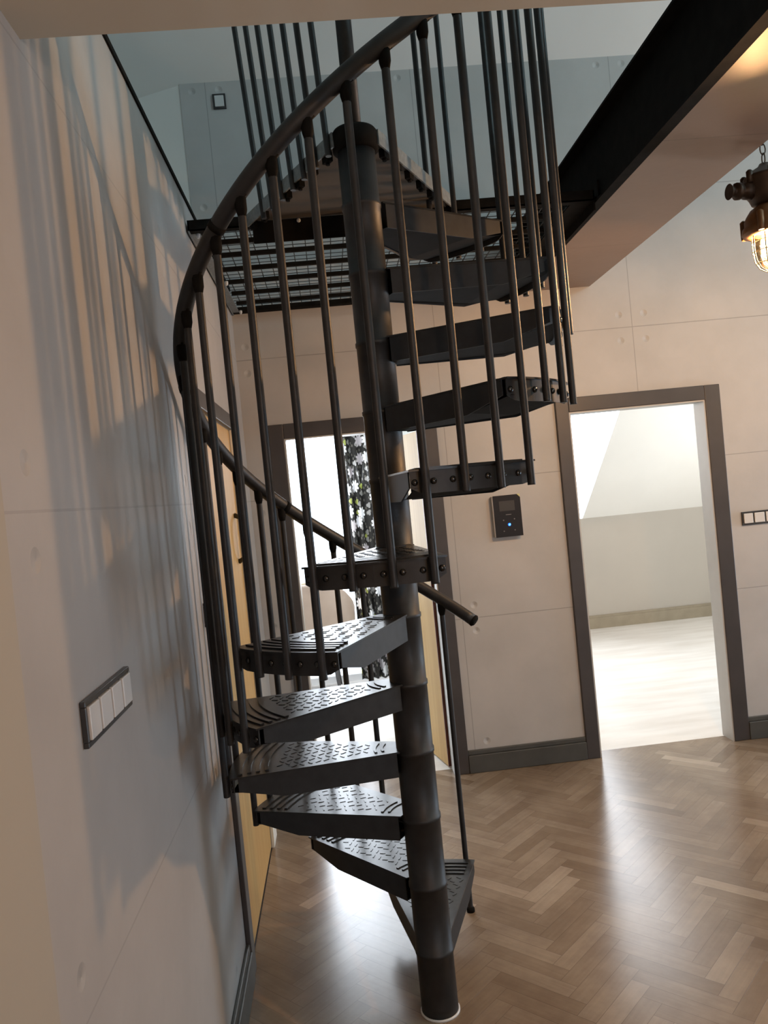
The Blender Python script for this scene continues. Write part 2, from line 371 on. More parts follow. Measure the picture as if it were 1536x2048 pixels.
# right wall with a window, wall behind the camera with a window
def wall_open_x(name, x0, x1, y0, y1, z1, wy0, wy1, wz0, wz1, m):
    return multibox(name, m, [(x0, x1, y0, wy0, 0, z1), (x0, x1, wy1, y1, 0, z1), (x0, x1, wy0, wy1, 0, wz0), (x0, x1, wy0, wy1, wz1, z1)])
wall_open_x('wall_right', 5.2, 5.32, -3.0, 4.7, 5.95, 3.72, 4.52, 0.2, 1.9, 'greige')
multibox('wall_rear', 'greige', [(-2.6, 1.6, -3.1, -2.95, 0, 5.95), (3.6, 5.3, -3.1, -2.95, 0, 5.95), (1.6, 3.6, -3.1, -2.95, 0, 0.7), (1.6, 3.6, -3.1, -2.95, 2.3, 5.95)])
def window_obj(name, fixed, axis, a0, a1, z0, z1, mull=1):
    bm = NB(); t = 0.06
    def b(u0, u1, w0, w1, d0=-0.03, d1=0.03):
        if axis == 'y': box(bm, u0, u1, fixed + d0, fixed + d1, w0, w1)
        else: box(bm, fixed + d0, fixed + d1, u0, u1, w0, w1)
    b(a0, a0 + t, z0, z1); b(a1 - t, a1, z0, z1); b(a0 + t, a1 - t, z0, z0 + t); b(a0 + t, a1 - t, z1 - t, z1)
    for i in range(mull):
        c = a0 + (a1 - a0) * (i + 1) / (mull + 1); b(c - t / 2, c + t / 2, z0 + t, z1 - t)
    wo = struct(obj(name, bm, 'window_frame'))
    bm = NB()
    if axis == 'y': box(bm, a0 + t, a1 - t, fixed - 0.003, fixed + 0.003, z0 + t, z1 - t)
    else: box(bm, fixed - 0.003, fixed + 0.003, a0 + t, a1 - t, z0 + t, z1 - t)
    obj('pane', bm, 'glass', wo)
    return wo
window_obj('window_1', 5.26, 'x', 3.72, 4.52, 0.2, 1.9, 0)
window_obj('window_2', -3.02, 'y', 1.6, 3.6, 0.7, 2.3)

# back room behind the left doorway
multibox('wall_back_room', 'bright_white', [(-2.1, -2.0, 4.7, 7.3, 0, 2.6), (0.93, 0.96, 4.7, 7.3, 0, 2.6), (-2.0, -1.45, 7.2, 7.3, 0, 2.6), (0.62, 0.93, 7.2, 7.3, 0, 2.6), (-1.45, 0.62, 7.2, 7.3, 2.48, 2.6)])
multibox('ceiling_back_room', 'bright_white', [(-2.1, 0.96, 4.7, 7.3, 2.6, 2.7)])
window_obj('window_3', 7.25, 'y', -1.45, 0.62, 0.0, 2.48, 0)
window_obj('added_fill_window', 4.95, 'x', 5.5, 7.1, 0.7, 2.1)  # out-of-view opening and frame, added to go with the right room's fill light
# right room: knee wall, sloping ceiling with hip
multibox('wall_right_room', 'greige', [(0.96, 5.0, 8.38, 8.5, 0, 1.19), (4.9, 5.0, 4.7, 5.5, 0, 3.2), (4.9, 5.0, 7.1, 8.38, 0, 3.2), (4.9, 5.0, 5.5, 7.1, 0, 0.7), (4.9, 5.0, 5.5, 7.1, 2.1, 3.2), (0.96, 1.0, 4.7, 8.38, 0, 3.2)])
bm = NB(); A = (2.648, 8.38, 1.19); B = (3.10, 6.47, 3.10); B = (2.648 + (2.7724 - 2.648) * 1.84, 6.465, 3.105)
bm.faces.new([bm.verts.new(p) for p in (A, (5.0, 8.38, 1.19), (5.0, 6.465, 3.105), B)])
struct(obj('ceiling_slope', bm, 'bright_white'))
bm = NB(); bm.faces.new([bm.verts.new(p) for p in (A, B, (0.96, 7.6, 3.105), (0.96, 8.38, 1.19))])
struct(obj('window_4', bm, 'glass'))
multibox('ceiling_right_room', 'bright_white', [(0.96, 5.0, 4.7, 8.4, 3.105, 3.2)])
bm = NB(); box(bm, 1.0, 4.9, 8.355, 8.38, 0, 0.115); box(bm, 1.0, 4.9, 8.365, 8.38, 0.115, 0.14)
struct(obj('baseboard_right_room', bm, 'base_tan'))

# doorway casings (door_n) with reveal
def casing(name, x0, x1, o0, o1, oh):
    bm = NB(); y = YB - 0.018
    box(bm, o0, x0, y, YB, 0, oh); box(bm, x1, o1, y, YB, 0, oh); box(bm, x0, x1, y, YB, DH, oh)
    d = struct(obj(name, bm, 'casing', None, 0.004))
    bm = NB(); g = 0.008
    box(bm, x0, x0 + g, YB - 0.012, YB + TH, 0, DH - g); box(bm, x1 - g, x1, YB - 0.012, YB + TH, 0, DH - g); box(bm, x0, x1, YB - 0.012, YB + TH, DH - g, DH)
    obj('door_lining', bm, 'jamb', d)
    return d
d2 = casing('door_2', LD0, LD1, -0.321, 0.640, 2.12)
d3 = casing('door_3', RD0, RD1, 1.342, 2.332, 2.12)
# open wooden leaf of the left doorway
bm = NB(); mt = Matrix.Translation((0.575, YB + TH + 0.01, 0)) @ Matrix.Rotation(math.radians(12.3), 4, 'Z')
box(bm, -0.04, 0.0, 0, 0.80, 0.01, 2.02, mt); leaf = obj('door_leaf', bm, 'door_wood', d2)
bm = NB(); box(bm, -0.042, 0.0, -0.006, 0.0, 0.01, 2.02, mt); obj('leaf_edge', bm, 'edge_red', leaf)
bm = NB(); box(bm, 0.0, 0.004, 0.70, 0.74, 0.95, 1.15, mt); tube(bm, [mt @ Vector((-0.04, 0.72, 1.05)), mt @ Vector((-0.10, 0.72, 1.05)), mt @ Vector((-0.10, 0.60, 1.05))], 0.009)
obj('door_handle', bm, 'bolt', leaf)
# white leaf of the right room, folded back against the reveal, seen edge on
bm = NB(); mt = Matrix.Translation((RD0 + 0.012, YB + TH + 0.012, 0)) @ Matrix.Rotation(math.radians(-17.2), 4, 'Z')
box(bm, -0.04, 0.0, 0, 0.80, 0.01, 2.02, mt); leaf3 = obj('door_leaf', bm, 'bright_white', d3)
bm = NB(); hp = Vector((RD0 + 0.012, YB + 0.085, 1.213))
box(bm, RD0 + 0.008, RD0 + 0.013, YB + 0.055, YB + 0.085, 1.18, 1.25); box(bm, RD0 + 0.012, RD0 + 0.03, YB + 0.06, YB + 0.078, 1.205, 1.222)
obj('strike_plate', bm, 'black_steel', d3)
bm = NB(); box(bm, RD0 + 0.008, RD0 + 0.02, YB + 0.02, YB + 0.035, DH - 0.03, DH - 0.012); obj('hinge', bm, 'black_steel', d3)
# flush wooden door of the left wall
bm = NB(); box(bm, XL, XL + 0.018, DY0 - 0.08, DY0, 0, 2.12); box(bm, XL, XL + 0.018, DY0, DY1, DZ, 2.12)
d1 = struct(obj('door_1', bm, 'casing', None, 0.004))
bm = NB(); box(bm, XL - 0.045, XL - 0.004, DY0 + 0.035, DY1, 0.008, DZ); lf = obj('door_leaf', bm, 'door_wood', d1)
bm = NB(); box(bm, XL - 0.05, XL + 0.008, DY0, DY0 + 0.035, 0, DZ); obj('door_stop', bm, 'edge_orange', d1)
bm = NB(); box(bm, XL, XL + 0.012, DY1, DY1 + 0.15, 0, 2.05); obj('pale_jamb', bm, 'bright_white', d1)
bm = NB(); yh = 3.77
tube(bm, [(XL - 0.004, yh, 1.42), (XL + 0.035, yh, 1.44), (XL + 0.05, yh, 1.53), (XL + 0.035, yh, 1.62), (XL - 0.004, yh, 1.64)], 0.012, 10)
obj('door_handle', bm, 'bolt', lf)
# baseboards
def basebd(name, m, dims, axis):
    bm = NB(); x0, x1, y0, y1 = dims
    box(bm, x0, x1, y0, y1, 0, 0.105)
    if axis == 'x': box(bm, x0, x1, y0 + 0.008, y1, 0.105, 0.133)
    else: box(bm, x0, x1 - 0.008, y0, y1, 0.105, 0.133)
    return struct(obj(name, bm, m, None, 0.004))
basebd('baseboard_back', 'base_dark', (0.640, 1.342, YB - 0.022, YB), 'x')
basebd('baseboard_back_right', 'base_dark', (2.332, 5.2, YB - 0.022, YB), 'x')
basebd('baseboard_left', 'base_dark', (XL, XL + 0.022, 1.077, DY0 - 0.08), 'y')

# ------------------------------------------------------------------ spiral staircase
PX, PY, RS = 0.184, 2.521, 0.2156
ST, TH1 = math.radians(29.14), math.radians(85.11)
HALF, R_LIP, R_FL, R_BAL = math.radians(18.3), 0.584, 0.576, 0.597
def rp(a, r, z): return Vector((PX + r * math.cos(a), PY + r * math.sin(a), z))
def railz(a): return 1.385 + 0.4236 * (a - PI / 2)
stair = thing('spiral_staircase', 'black iron spiral staircase with chequer plate treads round a central pole', 'staircase', (PX, PY, 0))
def sobj(name, bm, m, parent=None, bevel=0.0):
    o = obj(name, bm, m, parent or stair, bevel)
    if parent is None: o.matrix_parent_inverse = Matrix.Translation((-PX, -PY, 0))
    return o
# pole: bottom tube and a spacer sleeve at each riser
bm = NB(); prof = [(0.0595, 0.004)]
prof += [(0.0595, 0.04)]
for k in range(1, 13):
    z = k * RS - 0.010
    prof += [(0.0595, z - 0.010), (0.0622, z - 0.008), (0.0622, z + 0.004), (0.0590, z + 0.006)]
prof += [(0.059, 2.745)]
lathe(bm, prof, PX, PY, 40); sobj('central_pole', bm, 'iron')
bm = NB(); lathe(bm, [(0.064, 0.0), (0.064, 0.005), (0.061, 0.007)], PX, PY, 40); sobj('base_ring', bm, 'rocker')
bm = NB(); lathe(bm, [(0.06, 2.745), (0.072, 2.750), (0.074, 2.80), (0.066, 2.812), (0.026, 2.818)], PX, PY, 32); sobj('pole_cap', bm, 'black_steel')
bm = NB(); lathe(bm, [(0.025, 2.812), (0.025, 3.86)], PX, PY, 20); sobj('upper_post', bm, 'iron')

# one tread in its own frame: centre line along +X, top face at z=0
def tread_top():
    bm = NB(); poly = []
    r0, w0 = 0.045, 0.052
    # narrow end hugging the pole
    poly.append((r0, -w0)); 
    n = 10; ps = [(R_LIP * math.cos(-HALF + 2 * HALF * i / n), R_LIP * math.sin(-HALF + 2 * HALF * i / n)) for i in range(n + 1)]
    poly += ps; poly.append((r0, w0))
    prism(bm, poly, -0.005, 0.0)
    return finish_top(bm)
def tread_under():
    bm = NB(); r0, w0 = 0.045, 0.052
    # side plates folded down, deeper by the pole
    for s in (-1, 1):
        a = Vector((r0 + 0.01, s * (w0 + 0.001))); e = Vector((math.cos(HALF) * 0.560, s * math.sin(HALF) * 0.560))
        d = (e - a).normalized(); nn = Vector((-d.y, d.x)) * (-s) * 0.004
        m_ = a.lerp(e, 0.72); quad = []
        top, L = -0.005, []
        for p, zb in ((a, -0.080), (m_, -0.078), (e, -0.045)):
            L.append([bm.verts.new((p.x, p.y, top)), bm.verts.new((p.x, p.y, zb)), bm.verts.new((p.x + nn.x, p.y + nn.y, zb)), bm.verts.new((p.x + nn.x, p.y + nn.y, top))])
        for q0, q1 in zip(L, L[1:]):
            for i in range(4): bm.faces.new((q0[i], q0[(i + 1) % 4], q1[(i + 1) % 4], q1[i]))
        bm.faces.new(L[0][::-1]); bm.faces.new(L[-1])
    return bm
def tread_belly():
    bm = NB(); r0, w0 = 0.045, 0.052
    # closed sloping belly between the side plates
    a0, a1 = (r0 + 0.012, w0 - 0.004), (0.40, 0.40 * math.tan(HALF) * 0.96)
    vs = [bm.verts.new(p) for p in ((a0[0], -a0[1], -0.078), (a0[0], a0[1], -0.078), (a1[0], a1[1], -0.072), (a1[0], -a1[1], -0.072))]
    bm.faces.new(vs)
    vs2 = [bm.verts.new(p) for p in ((a1[0], -a1[1], -0.072), (a1[0], a1[1], -0.072), (0.556, 0.172, -0.046), (0.556, -0.172, -0.046))]
    bm.faces.new(vs2)
    return bm
def finish_top(bm):
    # raised chequer lugs
    row = 0; x = 0.155
    while x < 0.44:
        hw = x * math.tan(HALF) - 0.012
        y = -hw + (0.016 if row % 2 else 0.0); col = 0
        while y < hw:
            ang = PI / 4 if (row + col) % 2 else -PI / 4
            mt = Matrix.Translation((x, y, 0)) @ Matrix.Rotation(ang, 4, 'Z')
            box(bm, -0.0095, 0.0095, -0.0020, 0.0020, -0.0005, 0.0014, mt)
            y += 0.034; col += 1
        x += 0.024; row += 1
    # raised concentric ribs near both ends
    for rr in (0.470, 0.497, 0.524, 0.551):
        h = HALF * 0.90; m = 14
        for i in range(m):
            b0, b1 = -h + 2 * h * i / m, -h + 2 * h * (i + 1) / m
            q = [bm.verts.new((r_ * math.cos(b_), r_ * math.sin(b_), z_)) for b_ in (b0, b1) for r_ in (rr - 0.006, rr + 0.006) for z_ in (-0.0005, 0.004)]
            for f in ((0, 1, 3, 2), (4, 6, 7, 5), (0, 4, 5, 1), (2, 3, 7, 6), (0, 2, 6, 4), (1, 5, 7, 3)): bm.faces.new([q[j] for j in f])
    for rr in (0.105, 0.128):
        h = 0.36; m = 8
        for i in range(m):
            b0, b1 = -h + 2 * h * i / m, -h + 2 * h * (i + 1) / m
            q = [bm.verts.new((r_ * math.cos(b_), r_ * math.sin(b_), z_)) for b_ in (b0, b1) for r_ in (rr - 0.004, rr + 0.004) for z_ in (-0.0005, 0.003)]
            for f in ((0, 1, 3, 2), (4, 6, 7, 5), (0, 4, 5, 1), (2, 3, 7, 6), (0, 2, 6, 4), (1, 5, 7, 3)): bm.faces.new([q[j] for j in f])
    return bm
def end_plate():
    bm = NB(); n = 16; h = HALF * 0.985; ring = []
    for i in range(n + 1):
        a = -h + 2 * h * i / n; e = min(i, n - i); zb = -0.062 if e > 1 else (-0.046 if e == 0 else -0.058)
        ring.append([bm.verts.new((r * math.cos(a), r * math.sin(a), z)) for r, z in ((R_FL, -0.005), (R_FL, zb), (R_FL - 0.004, zb), (R_FL - 0.004, -0.005))])
    for q0, q1 in zip(ring, ring[1:]):
        for i in range(4): bm.faces.new((q0[i], q0[(i + 1) % 4], q1[(i + 1) % 4], q1[i]))
    bm.faces.new(ring[0][::-1]); bm.faces.new(ring[-1])
    return bm
BA = [math.radians(x) for x in (-14.57, -4.857, 4.857, 14.57)]
def bolt_bm(a):
    bm = NB(); ax = Vector((math.cos(a), math.sin(a), 0))
    lathe(bm, [(0.0085, 0), (0.0085, 0.003), (0.0060, 0.006), (0.001, 0.007)], 0, 0, 10, ax, ax * R_FL + Vector((0, 0, -0.032)))
    return bm
def shared(bm, name, m, bevel=0):
    bmesh.ops.recalc_face_normals(bm, faces=bm.faces); me = bpy.data.meshes.new(name); bm.to_mesh(me); bm.free(); me.materials.append(M[m]); return me
me_belly = shared(tread_belly(), 'belly_plate', 'black_steel')
me_under = shared(tread_under(), 'underframe', 'underframe')
me_top, me_end = shared(tread_top(), 'tread', 'iron_tread'), shared(end_plate(), 'end_plate', 'iron')
me_bolts = [shared(bolt_bm(b + s * math.radians(2.35)), 'bolt', 'bolt') for b in BA for s in (-1, 1)]
for k in range(1, 13):
    t = bpy.data.objects.new('tread', me_top); COL.objects.link(t); t.parent = stair
    t.location = (0, 0, k * RS); t.rotation_euler = (0, 0, TH1 + (k - 1) * ST)
    e = bpy.data.objects.new('end_plate', me_end); COL.objects.link(e); e.parent = t
    e = bpy.data.objects.new('underframe', me_under); COL.objects.link(e); e.parent = t
    e = bpy.data.objects.new('belly_plate', me_belly); COL.objects.link(e); e.parent = t
    for mb in me_bolts:
        if k >= 1:
            o = bpy.data.objects.new('bolt', mb); COL.objects.link(o); o.parent = t
# balusters: three new ones per tread, every third spans two treads
def baluster(p_bot, p_top, r=0.0105):
    bm = NB(); d = (p_top - p_bot)
    tube(bm, [p_bot, p_bot + Vector((0, 0, 0.004)), p_top - Vector((0, 0, 0.03)), p_top], r, 12)
    o = sobj('baluster', bm, 'iron')
    return o
def bracket(o, top, a):
    bm = NB(); tn = Vector((-math.sin(a), math.cos(a), 0.72)).normalized()
    tube(bm, [top - Vector((0, 0, 0.040)), top - Vector((0, 0, 0.022)), top + Vector((0, 0, 0.012))], 0.012, 10, True, [0.0105, 0.0150, 0.0150])
    tube(bm, [top + Vector((0, 0, 0.003)) - tn * 0.022, top + Vector((0, 0, 0.003)) + tn * 0.022], 0.0065, 8)
    c = obj('rail_bracket', bm, 'black_steel', o); return c
for i in range(0, 37):
    a = TH1 + BA[0] + i * ST / 3
    lower = i // 3 + 1 if i % 3 else i // 3       # tread the foot is bolted to
    zb = 0.0 if i == 0 else lower * RS - 0.066
    zt = railz(a) - 0.024
    o = baluster(rp(a, R_BAL, zb + (0.002 if i == 0 else 0)), rp(a, R_BAL, zt)); bracket(o, rp(a, R_BAL, zt), a)
    if i == 0:
        bm = NB(); lathe(bm, [(0.016, 0.0), (0.016, 0.012), (0.0115, 0.02)], rp(a, R_BAL, 0).x, rp(a, R_BAL, 0).y, 14); obj('foot', bm, 'black_steel', o)
# handrail
a0, a1 = math.radians(58.7), TH1 + BA[0] + 36 * ST / 3 + 0.1
bm = NB(); n = 170
tube(bm, [rp(a0 + (a1 - a0) * i / n, R_BAL, railz(a0 + (a1 - a0) * i / n)) for i in range(n + 1)], 0.0225, 16)
rail = sobj('handrail', bm, 'iron')
for a in (a0,):
    bm = NB(); p = rp(a, R_BAL, railz(a)); tn = Vector((math.sin(a), -math.cos(a), -0.72)).normalized()
    lathe(bm, [(0.0225, -0.002), (0.0235, 0.0), (0.0235, 0.006), (0.016, 0.012)], 0, 0, 16, tn, p); obj('rail_cap', bm, 'black_steel', rail)
for a in (math.radians(227), math.radians(181), math.radians(127)):
    bm = NB(); d = 0.012; tube(bm, [rp(a - d, R_BAL, railz(a - d)), rp(a + d, R_BAL, railz(a + d))], 0.0240, 16); obj('rail_joint', bm, 'black_steel', rail)
# landing: wedge from the pole to the grating platform
LA, LB = Vector((-0.215, 3.15)), Vector((0.60, 3.15)); pa, pb = Vector((0.118, 2.470)), Vector((0.252, 2.470))
bm = NB(); arc = [(PX + 0.072 * math.cos(t), PY + 0.072 * math.sin(t)) for t in [math.radians(200 + 140 * i / 10) for i in range(11)]]
prism(bm, arc + [(LB.x, LB.y), (LA.x, LA.y)], 2.768, 2.776); landing = sobj('landing_plate', bm, 'underside')
def edge_strip(p, q, z0, z1, t=0.006, out=1):
    bm = NB(); d = (q - p).normalized(); nn = Vector((-d.y, d.x)) * out * t; vs = []
    for z in (z0, z1):
        for c in (p, q, q + nn, p + nn): vs.append(bm.verts.new((c.x, c.y, z)))
    for f in ((0, 3, 2, 1), (4, 5, 6, 7), (0, 1, 5, 4), (1, 2, 6, 5), (2, 3, 7, 6), (3, 0, 4, 7)): bm.faces.new([vs[i] for i in f])
    return bm
sobj('landing_edge', edge_strip(Vector(arc[0]), LA, 2.757, 2.803), 'iron_light')
sobj('landing_edge', edge_strip(Vector(arc[-1]), LB, 2.757, 2.803, 0.006, -1), 'iron_light')
bm = NB(); box(bm, -0.20, 0.60, 3.115, 3.125, 2.680, 2.766); sobj('landing_beam', bm, 'black_steel', None, 0.004)
bm = NB(); lathe(bm, [(0.008, 0), (0.008, 0.004), (0.003, 0.006)], 0, 0, 10, Vector((0, -1, 0)), Vector((-0.02, 3.115, 2.755))); sobj('beam_bolt', bm, 'rocker')
for (p, q, nb, xo) in ((Vector(arc[0]), LA, 7, -1), (Vector(arc[-1]), LB, 7, 1)):
    d = (q - p).normalized(); nrm = Vector((-d.y, d.x)) * (1 if xo < 0 else -1)
    for i in range(nb):
        c = p.lerp(q, 0.10 + 0.86 * i / (nb - 1))
        bm = NB(); f = c - nrm * 0.012
        mt = Matrix.Translation((f.x, f.y, 2.750)) @ Matrix.Rotation(math.atan2(d.y, d.x), 4, 'Z')
        box(bm, -0.018, 0.018, -0.010, 0.010, -0.010, 0.017, mt); lathe(bm, [(0.007, 0), (0.007, 0.01)], 0, 0, 8, Vector((0, 0, -1)), Vector((f.x, f.y, 2.742)))
        sobj('edge_clip', bm, 'black_steel')
        if xo < 0:
            g = p.lerp(q, 0.03 + 0.77 * i / (nb - 1)); b = g + nrm * 0.018 + Vector((0.006 + 0.012 * i / 6, 0)); o = baluster(Vector((b.x, b.y, 2.735)), Vector((b.x - 0.038 - 0.018 * i / 6, b.y, 3.80)), 0.0100)
p, q = Vector(arc[0]), LA; d = (q - p).normalized(); nrm = Vector((-d.y, d.x)); b0, b1 = p.lerp(q, -0.02) + nrm * 0.018 + Vector((-0.045, 0)), p.lerp(q, 0.9) + nrm * 0.018 + Vector((-0.075, 0))
bm = NB(); tube(bm, [(b0.x, b0.y, 3.82), (b1.x, b1.y, 3.82)], 0.0225, 16); sobj('upper_handrail', bm, 'iron')

# ------------------------------------------------------------------ grating platform
PX0, PX1, PY0, PY1, PZ0, PZ1 = -0.452, 1.168, 3.158, 4.575, 2.762, 2.800
plat = thing('grating_platform', 'black steel grating landing fixed between left wall and back wall at the stair top', 'platform', (0.36, 3.85, PZ0))
def pobj(name, bm, m):
    o = obj(name, bm, m, plat); o.matrix_parent_inverse = Matrix.Translation((-0.36, -3.85, -PZ0)); return o
bm = NB(); box(bm, PX0, PX1, PY0, PY0 + 0.006, PZ0, PZ1 + 0.003); box(bm, PX0, PX1, PY0, PY0 + 0.04, PZ0, PZ0 + 0.005)
pobj('frame_bar', bm, 'black_steel'); bm = NB()
box(bm, PX0, PX1, PY1 - 0.006, PY1, PZ0, PZ1); box(bm, PX0, PX1, PY1 - 0.045, PY1, PZ0, PZ0 + 0.005)
pobj('frame_bar', bm, 'black_steel')
bm = NB(); box(bm, PX0, PX0 + 0.006, PY0, PY1, PZ0 - 0.005, PZ1); box(bm, PX0, PX0 + 0.04, PY0 + 0.04, PY1 - 0.045, PZ0, PZ0 + 0.005); pobj('side_plate', bm, 'iron_light')
bm = NB(); box(bm, PX1 - 0.006, PX1, PY0, PY1, PZ0 - 0.04, PZ1); box(bm, PX1 - 0.09, PX1, PY0 + 0.04, PY1 - 0.045, PZ0, PZ0 + 0.006); pobj('side_plate', bm, 'black_steel')
for y in (3.40, 3.575, 3.79, 4.005, 4.22, 4.43):
    bm = NB(); box(bm, PX0 + 0.04, PX1 - 0.09, y - 0.008, y + 0.008, PZ1 - 0.021, PZ1 - 0.003); pobj('support_bar', bm, 'black_steel')
bm = NB(); x = PX0 + 0.06
while x < PX1 - 0.05: box(bm, x - 0.0018, x + 0.0018, PY0 + 0.01, PY1 - 0.01, PZ1 - 0.004, PZ1); x += 0.0555
y = PY0 + 0.045
while y < PY1 - 0.02: box(bm, PX0 + 0.01, PX1 - 0.01, y - 0.0025, y + 0.0025, PZ1 - 0.003, PZ1 - 0.001); y += 0.055
pobj('mesh_grating', bm, 'iron')
for (x, y) in ((-0.42, 3.20), (-0.40, 3.90), (-0.40, 4.50), (0.92, 3.2)):
    bm = NB(); lathe(bm, [(0.008, 0), (0.008, 0.012), (0.004, 0.02)], 0, 0, 8, Vector((0, 0, -1)), Vector((x, y, PZ0 + 0.001))); pobj('clamp_bolt', bm, 'rocker')
for yy in (3.22, 3.6, 4.0, 4.4):
    bm = NB(); box(bm, PX1, 1.1995, yy - 0.02, yy + 0.02, 2.775, 2.79); box(bm, 1.192, 1.1998, yy - 0.04, yy + 0.04, 2.765, 2.85); pobj('bracket', bm, 'black_steel')

# ------------------------------------------------------------------ wall devices
def switch(name, label, origin, udir, ndir, n, gw=0.071, h=0.080, group=None, depth=0.010):
    t = thing(name, label, 'switch', origin, group); U, N, Z = Vector(udir), Vector(ndir), Vector((0, 0, 1))
    R = Matrix((( U.x, N.x, 0), (U.y, N.y, 0), (0, 0, 1))).to_4x4(); W_ = gw * n
    bm = NB(); fr = 0.010
    box(bm, 0, W_, 0, depth, 0, fr); box(bm, 0, W_, 0, depth, h - fr, h)
    for i in range(n + 1):
        c = i * gw; a, b = (0, fr) if i == 0 else ((W_ - fr, W_) if i == n else (c - 0.004, c + 0.004)); box(bm, a, b, 0, depth, fr, h - fr)
    bmesh.ops.transform(bm, matrix=R, verts=bm.verts); obj('frame', bm, 'switch_frame', t, 0.0015)
    for i in range(n):
        bm = NB(); a = i * gw + (fr if i == 0 else 0.004); b = (i + 1) * gw - (fr if i == n - 1 else 0.004)
        vs = box(bm, a + 0.001, b - 0.001, 0, depth + 0.004, fr + 0.001, h - fr - 0.001)
        bmesh.ops.transform(bm, matrix=R, verts=bm.verts); obj('rocker', bm, 'rocker', t, 0.002)
    return t
switch('light_switch', 'four gang black framed light switch low on the left wall nearest the viewer', (XL, 1.371, 1.293), (0, 1, 0), (1, 0, 0), 4, 0.0735, 0.080)
switch('light_switch', 'black framed light switch on the left wall seen just beside the stair balusters', (XL, 2.665, 1.290), (0, 1, 0), (1, 0, 0), 2, 0.068, 0.080)
switch('light_switch', 'black framed triple light switch on the back wall right of the right doorway', (2.403, YB, 1.273), (1, 0, 0), (0, -1, 0), 3, 0.071, 0.080)
switch('light_switch', 'single black framed light switch high on the upper concrete wall', (-0.442, YB, 3.915), (1, 0, 0), (0, -1, 0), 1, 0.073, 0.084)
# intercom
ic = thing('intercom', 'black and grey wall intercom panel with a glowing blue button between the doorways', 'intercom', (0.915, YB, 1.352))
bm = NB(); box(bm, 0, 0.160, -0.030, 0, 0.002, 0.238); obj('body', bm, 'plastic', ic, 0.003)
bm = NB(); w_, h_ = 0.166, 0.241
poly = [(0.008, 0), (w_, 0), (w_, h_ - 0.018), (w_ - 0.018, h_), (0.008, h_)]
a = [bm.verts.new((x, -0.0305, z)) for x, z in poly]; b = [bm.verts.new((x, -0.036, z)) for x, z in poly]
bm.faces.new(a); bm.faces.new(b[::-1])
for i in range(5): bm.faces.new((a[i], a[(i + 1) % 5], b[(i + 1) % 5], b[i]))
obj('front_panel', bm, 'black_gloss', ic)
bxo('screen', 'screen', (0.040, 0.130, -0.0365, -0.0355, 0.150, 0.208), ic)
bxo('printed_mark', 'mark', (0.074, 0.106, -0.0366, -0.0358, 0.126, 0.130), ic)
bm = NB(); a = [bm.verts.new(p) for p in ((w_ - 0.018, -0.030, h_ + 0.001), (w_, -0.030, h_ + 0.001), (w_, -0.030, h_ - 0.018))]; b = [bm.verts.new(v.co + Vector((0, 0.006, 0))) for v in a]
bm.faces.new(a); bm.faces.new(b)
for i in range(3): bm.faces.new((a[i], a[(i + 1) % 3], b[(i + 1) % 3], b[i]))
obj('sticker', bm, 'yellow', ic)
bm = NB(); lathe(bm, [(0.0085, 0), (0.0085, 0.0012)], 0, 0, 20, Vector((0, -1, 0)), Vector((0.090, -0.036, 0.070))); bt = obj('call_button', bm, 'blue_led', ic)
bm = NB(); poly = [(-0.005, -0.0045), (0.0045, -0.0045), (0.006, 0.006), (0.0, 0.004)]
a = [bm.verts.new((0.090 + x, -0.0373, 0.070 + z)) for x, z in poly]; b = [bm.verts.new((0.090 + x, -0.0385, 0.070 + z)) for x, z in poly]
bm.faces.new(a); bm.faces.new(b[::-1])
for i in range(4): bm.faces.new((a[i], a[(i + 1) % 4], b[(i + 1) % 4], b[i]))
obj('button_symbol', bm, 'cyan_led', bt)
for x, z in ((0.058, 0.097), (0.122, 0.100), (0.056, 0.034), (0.120, 0.036)):
    bm = NB(); lathe(bm, [(0.0038, 0), (0.0038, 0.001)], 0, 0, 12, Vector((0, -1, 0)), Vector((x, -0.036, z))); obj('key', bm, 'mark', ic)

# ------------------------------------------------------------------ hanging cage lamp
LX, LY = 1.668, 2.80
lamp = thing('cage_lamp', 'rusty brown industrial cage pendant lamp hanging lit at the right edge', 'lamp', (LX, LY, 2.34))
def lobj(name, bm, m, parent=None):
    o = obj(name, bm, m, parent or lamp)
    if parent is None: o.matrix_parent_inverse = Matrix.Translation((-LX, -LY, -2.34))
    return o
bm = NB(); lathe(bm, [(0.03, 2.575), (0.052, 2.580), (0.060, 2.600), (0.068, 2.612), (0.070, 2.66), (0.074, 2.664), (0.074, 2.676), (0.062, 2.682), (0.045, 2.70), (0.022, 2.712), (0.016, 2.722)], LX, LY, 28)
for i in range(6):
    t = 2 * PI * i / 6 + 0.3; lathe(bm, [(0.012, 2.650), (0.012, 2.690), (0.006, 2.696)], LX + 0.072 * math.cos(t), LY + 0.072 * math.sin(t), 10)
lobj('junction_housing', bm, 'lamp_dark')
bm = NB(); lathe(bm, [(0.033, 0.05), (0.030, 0.085), (0.024, 0.09), (0.024, 0.100), (0.030, 0.102), (0.030, 0.116), (0.018, 0.118), (0.018, 0.130), (0.026, 0.140), (0.028, 0.143)], 0, 0, 20, Vector((-1, -0.05, 0)), Vector((LX, LY, 2.628)))
lathe(bm, [(0.010, -0.024), (0.013, -0.006), (0.013, 0.010), (0.010, 0.028)], 0, 0, 12, Vector((0, 0, 1)), Vector((LX - 0.112, LY - 0.005, 2.628)))
lobj('cable_gland', bm, 'lamp_dark')
bm = NB(); lathe(bm, [(0.030, 2.580), (0.040, 2.572), (0.060, 2.560), (0.074, 2.540), (0.082, 2.524), (0.082, 2.505), (0.090, 2.498), (0.093, 2.480), (0.088, 2.470), (0.058, 2.468)], LX, LY, 32)
